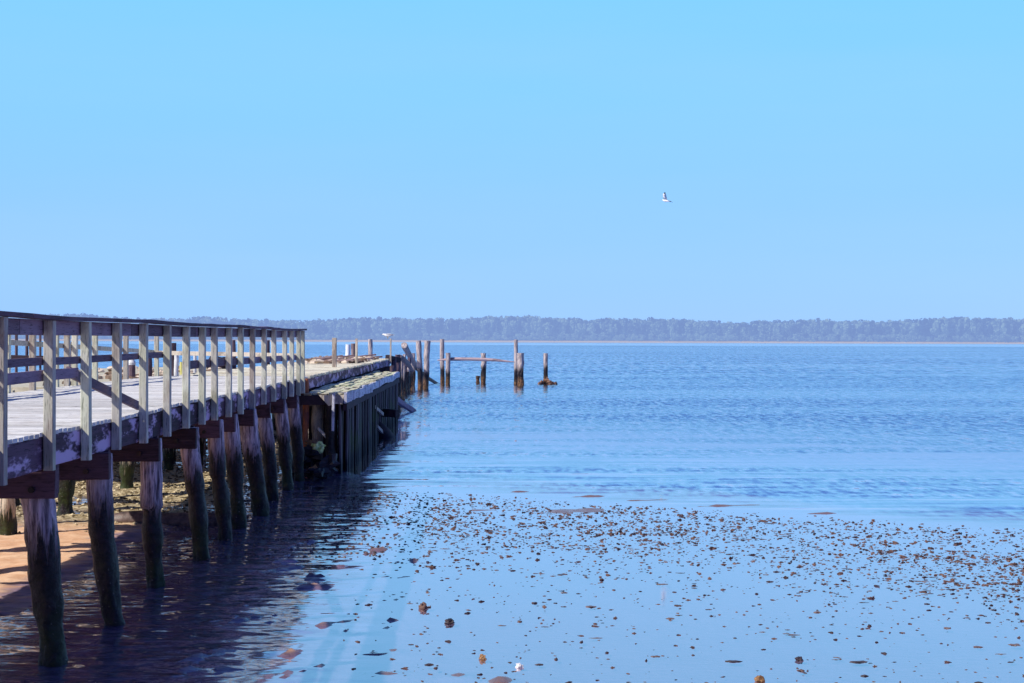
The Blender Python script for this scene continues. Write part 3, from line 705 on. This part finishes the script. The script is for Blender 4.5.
# ------------------------------------------------------------------ birds
def gull(loc, yaw, pitch, roll, flying, label, scale=1.):
    t = empty('gull', loc, label, 'bird'); 
    body = MB(); prof = [(-.26, .010, 0), (-.20, .03, .0), (-.12, .055, 0), (0, .072, -.005), (.09, .062, 0), (.14, .042, .012), (.175, .040, .025), (.21, .036, .028), (.235, .018, .025)]
    body.tube([(0, a, c) for a, r, c in prof], [r for a, r, c in prof], 12)
    def add(mb, nm, mat):
        o = D.objects.new(nm, mb.mesh(nm, mat, True)); COL.objects.link(o); o.parent = t; return o
    add(body, 'body', M['gull_white'])
    bk_ = MB(); bk_.tube([(0, .23, .024), (0, .29, .016)], [.010, .003], 6); add(bk_, 'beak', M['beak'])
    tl = MB(); tl.ring_loft([[(-.03, -.2, .0), (.03, -.2, .0), (.03, -.2, .012), (-.03, -.2, .012)], [(-.075, -.34, .0), (.075, -.34, .0), (.075, -.34, .006), (-.075, -.34, .006)]]); add(tl, 'tail', M['gull_white'])
    for s in (-1, 1):
        w = MB()
        if flying: st = [(0.04, .10, -.13, .03), (.2, .15, -.11, .13), (.36, .14, -.10, .21), (.5, .07, -.12, .25)]
        else: st = [(.045, .10, -.06, .045), (.07, .05, -.15, .03), (.05, -.15, -.27, .02)]
        rings = [[(s*a, f, z), (s*a, (f+b)/2, z+.014), (s*a, b, z), (s*a, (f+b)/2, z-.006)] for a, f, b, z in st]
        if s > 0: rings = [r[::-1] for r in rings]
        w.ring_loft(rings); wo = add(w, 'wing', M['gull_white'] if flying else M['gull_grey'])
        if flying:
            p = MB(); rg = [[(s*a, f, z), (s*a, (f+b)/2, z+.010), (s*a, b, z), (s*a, (f+b)/2, z-.005)] for a, f, b, z in ((.502, .06, -.09, .251), (.60, -.02, -.11, .265), (.70, -.13, -.15, .27))]
            if s > 0: rg = [r[::-1] for r in rg]
            p.ring_loft(rg); o = D.objects.new('wing_tip', p.mesh('wing_tip', M['gull_black'], True)); COL.objects.link(o); o.parent = wo
        else:
            lg = MB(); lg.tube([(s*.03, .0, -.05), (s*.03, .0, -.15)], [.008, .008], 6); add(lg, 'leg', M['beak'])
    t.rotation_euler = (pitch, roll, yaw); t.scale = (scale,)*3
    return t
gx = 75.
gull(((665.5-480)/F*gx, gx, CAMH+(339.4-200)/F*gx), R(62), R(12), R(22), True, 'white gull flying alone high in the blue sky', .85)
gull((-3.98, 61.5, CAMH+.17), R(78), 0, 0, False, 'white gull perched on the thin pale post at the end of the far deck')

# ------------------------------------------------------------------ shells on the flat
protos = []
for p in range(14):
    mb = MB(); k = random.choice((1, 2, 2, 3, 4, 5))
    for i in range(k):
        s = random.uniform(.016, .036); a = 0 if i == 0 else random.uniform(-.020, .020)*k**.4; b = 0 if i == 0 else random.uniform(-.012, .012)*k**.4
        mb.blob((a, b, .004+s*random.uniform(.1, .6)), (s*random.uniform(.7, 1.4), s*random.uniform(.5, 1), s*random.uniform(.4, .95)), 6, 4, .5)
    protos.append(mb.mesh('oyster_clump', M['shell']))
def px2w(px, py):
    y = CAMH*F/(py-339.4); return (px-480)/F*y, y
pts = []
while len(pts) < 9500:
    px = random.uniform(345, 1110); py = random.uniform(488, 690)
    sl = 487 + .064*max(0, px-400); t = py - sl
    if t < 2: continue
    if px < 700: dn = math.exp(-((t-16)/34)**2) + .15*math.exp(-t/85)
    else:
        c = 12 + (px-700)*.07; dn = .62*math.exp(-((t-c)/36)**2) + .12*math.exp(-t/85)
    dn *= sst(0, 10, t)*(.45 + .55*sst(360, 440, px))
    x, y = px2w(px, py)
    cl = .75 + .8*nz(x*.9, y*.7, 2.) + .9*nz(x*2.6, y*1.6, 6.)
    if random.random() > dn*max(.02, cl): continue
    if any(abs(px-b[0]) < b[2]*.7 and abs(py-b[1]) < b[3]*.6 for b in BARS): continue
    s = .20 + .40*random.random()**2.8
    if random.random() < .03: s *= 1.6
    pts.append((s/y, x, y, s))
pts.sort(reverse=True)
big = pts[:290]
for i, (_, x, y, s) in enumerate(big):
    o = D.objects.new('oyster_clump', protos[random.randrange(14)]); COL.objects.link(o)
    o.location = (x, y, max(-.003, ground_h(x, y))); o.rotation_euler = (0, 0, random.uniform(0, 6.28)); o.scale = (s*1.35, s*1.1, s*.68)
    tag(o, 'small brown oyster clump on the wet shining mudflat', 'oyster clump', 'oyster clumps scattered on the wet mudflat')
V = []; FF = []; RR = []; b0 = 0; cache = [([v.co.copy() for v in p.vertices], [tuple(f.vertices) for f in p.polygons]) for p in protos]
for (_, x, y, s) in pts[290:]:
    vs, fs = random.choice(cache); a = random.uniform(0, 6.28); ca, sa = math.cos(a), math.sin(a); r = random.random()
    z0 = max(-.003, ground_h(x, y))
    V += [(x+(v.x*ca-v.y*sa)*s*1.45, y+(v.x*sa+v.y*ca)*s*1.1, z0+v.z*s*.7) for v in vs]; FF += [tuple(i+b0 for i in f) for f in fs]; RR += [r]*len(fs); b0 += len(vs)
mb = MB(); mb.v, mb.f, mb.r = V, FF, RR
tag(mb.build('shell_litter', M['shell']), 'dense scatter of small brown shells over the wet mudflat', 'shells', kind='stuff')
# single stones and shells one can point to
def stone(px, py, w, h, m, lb, name='stone', cat='stone', n=10):
    x, y = px2w(px, py); s = w/F*y/2; hh = h/F*y/2; mb = MB(); mb.blob((x, y, hh*.5), (s, s*.8, hh), n, 6, .4)
    tag(mb.build(name, M[m]), lb, cat)
stone(450.5, 623.5, 10, 6, 'rock', 'black stone alone on the shining flat, left of centre foreground')
stone(424, 608.5, 8, 7, 'shell', 'dark brown mussel clump left of and beyond the black stone', 'mussel_clump', 'mussels')
stone(483.5, 659.5, 7, 6, 'shell_tan', 'orange tan oyster shell in the foreground nearer than the black stone', 'oyster_shell', 'shell')
stone(520.5, 667.5, 8, 5, 'shell_white', 'broken white shell in the foreground beside the tan one', 'white_shell', 'shell')
stone(762, 682, 9, 7, 'shell_tan', 'orange tan shell at the bottom edge right of centre', 'oyster_shell', 'shell')
stone(801.5, 661, 9, 5, 'rock', 'dark pebble standing in for a smudge in the right foreground of the flat', 'pebble', 'pebble')  # pebble put in for a dark smudge on the flat
for px, py, w in ((735, 662, 16), (592, 607, 12), (565, 593, 7), (430, 665, 10), (672, 619, 8), (862, 663, 20), (868, 677, 9), (680, 606, 9), (983, 684, 8), (540, 665, 9), (657, 657, 10), (1020, 646, 12), (983, 648, 9), (952, 629, 8), (820, 493+120, 9)):
    x, y = px2w(px, py); s = w/F*y/2; mb = MB(); mb.blob((x, y, .0), (s, s*random.uniform(.3, .7), .010), 12, 5, .4)
    tag(mb.build('seaweed_scrap', M['mudlump']), 'thin dark scrap of weed lying flat on the shining foreground mud', 'seaweed', 'weed scraps on the foreground mud')
# flat flecks of weed and silt that merge into patches between the clumps
mb = MB(); c = 0
while c < 750:
    px = random.uniform(380, 1090); py = random.uniform(492, 672); t = py - (489 + .064*max(0, px-400))
    if t < 1: continue
    x, y = px2w(px, py); g_ = nz(x*.8, y*.5, 31.) + .5*nz(x*2.5, y*1.4, 32.)
    if random.random() > (.35 + 1.5*g_)*(math.exp(-((t-30)/45)**2) + .06): continue
    s = random.uniform(.014, .045)*random.uniform(.5, 1.2); c += 1
    mb.blob((x, y, -.002), (s*random.uniform(.8, 1.6), s*random.uniform(.35, .8), .007), 8, 4, .5)
tag(mb.build('weed_flecks', M['mudlump']), 'thin brown flecks of weed and silt between the shells on the wet flat', 'weed', kind='stuff')
# shell bed left of and beneath the pier
mb = MB(); c = 0
while c < 12000:
    y = random.uniform(20.5, 56)**1.0; x = random.uniform(-12.5, -3.8)
    if y < 24 and random.random() > .25*sst(21, 24, y): continue
    if x > -4.8 and random.random() < .6: continue
    z = ground_h(x, y)
    if z < -.01 and random.random() < .8: continue
    s = random.uniform(.014, .045); c += 1
    mb.blob((x, y, z+s*.2), (s*random.uniform(.7, 1.3), s*random.uniform(.6, 1), s*random.uniform(.25, .7)), 5, 3, .4)
tag(mb.build('shell_bed', M['rubble']), 'sunlit yellow brown bed of oyster shells beyond the pier piles', 'shells', kind='stuff')
mb = MB()
for i in range(1100):
    px = random.uniform(60, 400); py = random.uniform(487, 560); x, y = px2w(px, py)
    if x < -4.9 or x > -1.2 or y > 30: continue
    s = random.uniform(.008, .026); mb.blob((x, y, max(0, ground_h(x, y))+s*.1), (s*1.3, s*.8, s*.5), 5, 4, .5)
tag(mb.build('mud_debris', M['mudlump']), 'dark muddy shell debris in the shaded water beside the pier', 'debris', kind='stuff')

# ------------------------------------------------------------------ sky, sun, camera
W = D.worlds.new('World'); SC.world = W; W.use_nodes = True; t = W.node_tree; t.nodes.clear()
sdir = Vector((-1, -.62, 1.08)).normalized(); el = math.asin(sdir.z); az = math.atan2(sdir.x, sdir.y)
sky = t.nodes.new('ShaderNodeTexSky'); sky.sky_type = 'NISHITA'; sky.sun_disc = False; sky.sun_elevation = el; sky.sun_rotation = az % (2*math.pi)
sky.dust_density = .3; sky.ozone_density = 4.; sky.altitude = 0
tc = t.nodes.new('ShaderNodeTexCoord'); sp = t.nodes.new('ShaderNodeSeparateXYZ'); t.links.new(tc.outputs['Generated'], sp.inputs[0])
rp = t.nodes.new('ShaderNodeValToRGB'); t.links.new(sp.outputs[2], rp.inputs[0]); e = rp.color_ramp
e.elements[0].position = 0; e.elements[0].color = (.275, .53, .99, 1)
e.elements[1].position = .8; e.elements[1].color = (.035, .06, .32, 1)
for p, c in ((.09, (.25, .55, .99, 1)), (.17, (.228, .59, .985, 1)), (.24, (.205, .60, .975, 1)), (.33, (.15, .42, .90, 1)), (.5, (.075, .17, .60, 1))):
    q = e.elements.new(p); q.color = c
cm = t.nodes.new('ShaderNodeMapping'); cm.inputs['Scale'].default_value = (1.2, 1.2, 9); t.links.new(tc.outputs['Generated'], cm.inputs[0])
cn = t.nodes.new('ShaderNodeTexNoise'); cn.inputs['Scale'].default_value = 1.6; cn.inputs['Detail'].default_value = 5; t.links.new(cm.outputs[0], cn.inputs['Vector'])
cr = t.nodes.new('ShaderNodeMapRange'); cr.inputs[1].default_value = .42; cr.inputs[2].default_value = .75; cr.inputs[3].default_value = 0; cr.inputs[4].default_value = .16; t.links.new(cn.outputs['Fac'], cr.inputs[0])
cx = t.nodes.new('ShaderNodeMix'); cx.data_type = 'RGBA'; cx.inputs[7].default_value = (.40, .62, .96, 1); t.links.new(cr.outputs[0], cx.inputs[0]); t.links.new(rp.outputs[0], cx.inputs[6])
sc = t.nodes.new('ShaderNodeVectorMath'); sc.operation = 'SCALE'; sc.inputs['Scale'].default_value = 9.6; t.links.new(cx.outputs[2], sc.inputs[0])
mx = t.nodes.new('ShaderNodeMix'); mx.data_type = 'RGBA'; mx.inputs[0].default_value = .88
t.links.new(sky.outputs[0], mx.inputs[6]); t.links.new(sc.outputs[0], mx.inputs[7])
# added dimming and blue tint of the sky behind the camera, to deepen shadows
dk = t.nodes.new('ShaderNodeMapRange'); dk.interpolation_type = 'SMOOTHSTEP'; dk.inputs[1].default_value = -.35; dk.inputs[2].default_value = .80; dk.inputs[3].default_value = 0.; dk.inputs[4].default_value = 1.; t.links.new(sp.outputs[1], dk.inputs[0])
dc = t.nodes.new('ShaderNodeMix'); dc.data_type = 'RGBA'; dc.inputs[6].default_value = (.33, .36, .62, 1); dc.inputs[7].default_value = (1, 1, 1, 1); t.links.new(dk.outputs[0], dc.inputs[0])
ds = t.nodes.new('ShaderNodeVectorMath'); ds.operation = 'MULTIPLY'; t.links.new(mx.outputs[2], ds.inputs[0]); t.links.new(dc.outputs[2], ds.inputs[1])
bg = t.nodes.new('ShaderNodeBackground'); bg.inputs[1].default_value = .12; t.links.new(ds.outputs[0], bg.inputs[0])
wo = t.nodes.new('ShaderNodeOutputWorld'); t.links.new(bg.outputs[0], wo.inputs[0])
sl = D.lights.new('sun', 'SUN'); sl.energy = 5.0; sl.angle = R(.5); sl.color = (1, .95, .86)
so = D.objects.new('sun', sl); COL.objects.link(so); so.rotation_euler = (-sdir).to_track_quat('-Z', 'Y').to_euler()

cam = D.cameras.new('camera'); co = D.objects.new('camera', cam); COL.objects.link(co); SC.camera = co
cam.sensor_width = 36; cam.lens = 36*F/1024; cam.clip_start = .1; cam.clip_end = 6000
yaw = -math.atan(32/F)
co.location = (0, 0, CAMH)
rot = Matrix.Rotation(yaw, 4, 'Z') @ Matrix.Rotation(R(90) - 2.1/F, 4, 'X') @ Matrix.Rotation(R(.19), 4, 'Z')
co.rotation_euler = rot.to_euler()
SC.view_settings.view_transform = 'Standard'; SC.view_settings.look = 'None'; SC.view_settings.exposure = 0
SC.render.resolution_x = 1024; SC.render.resolution_y = 683
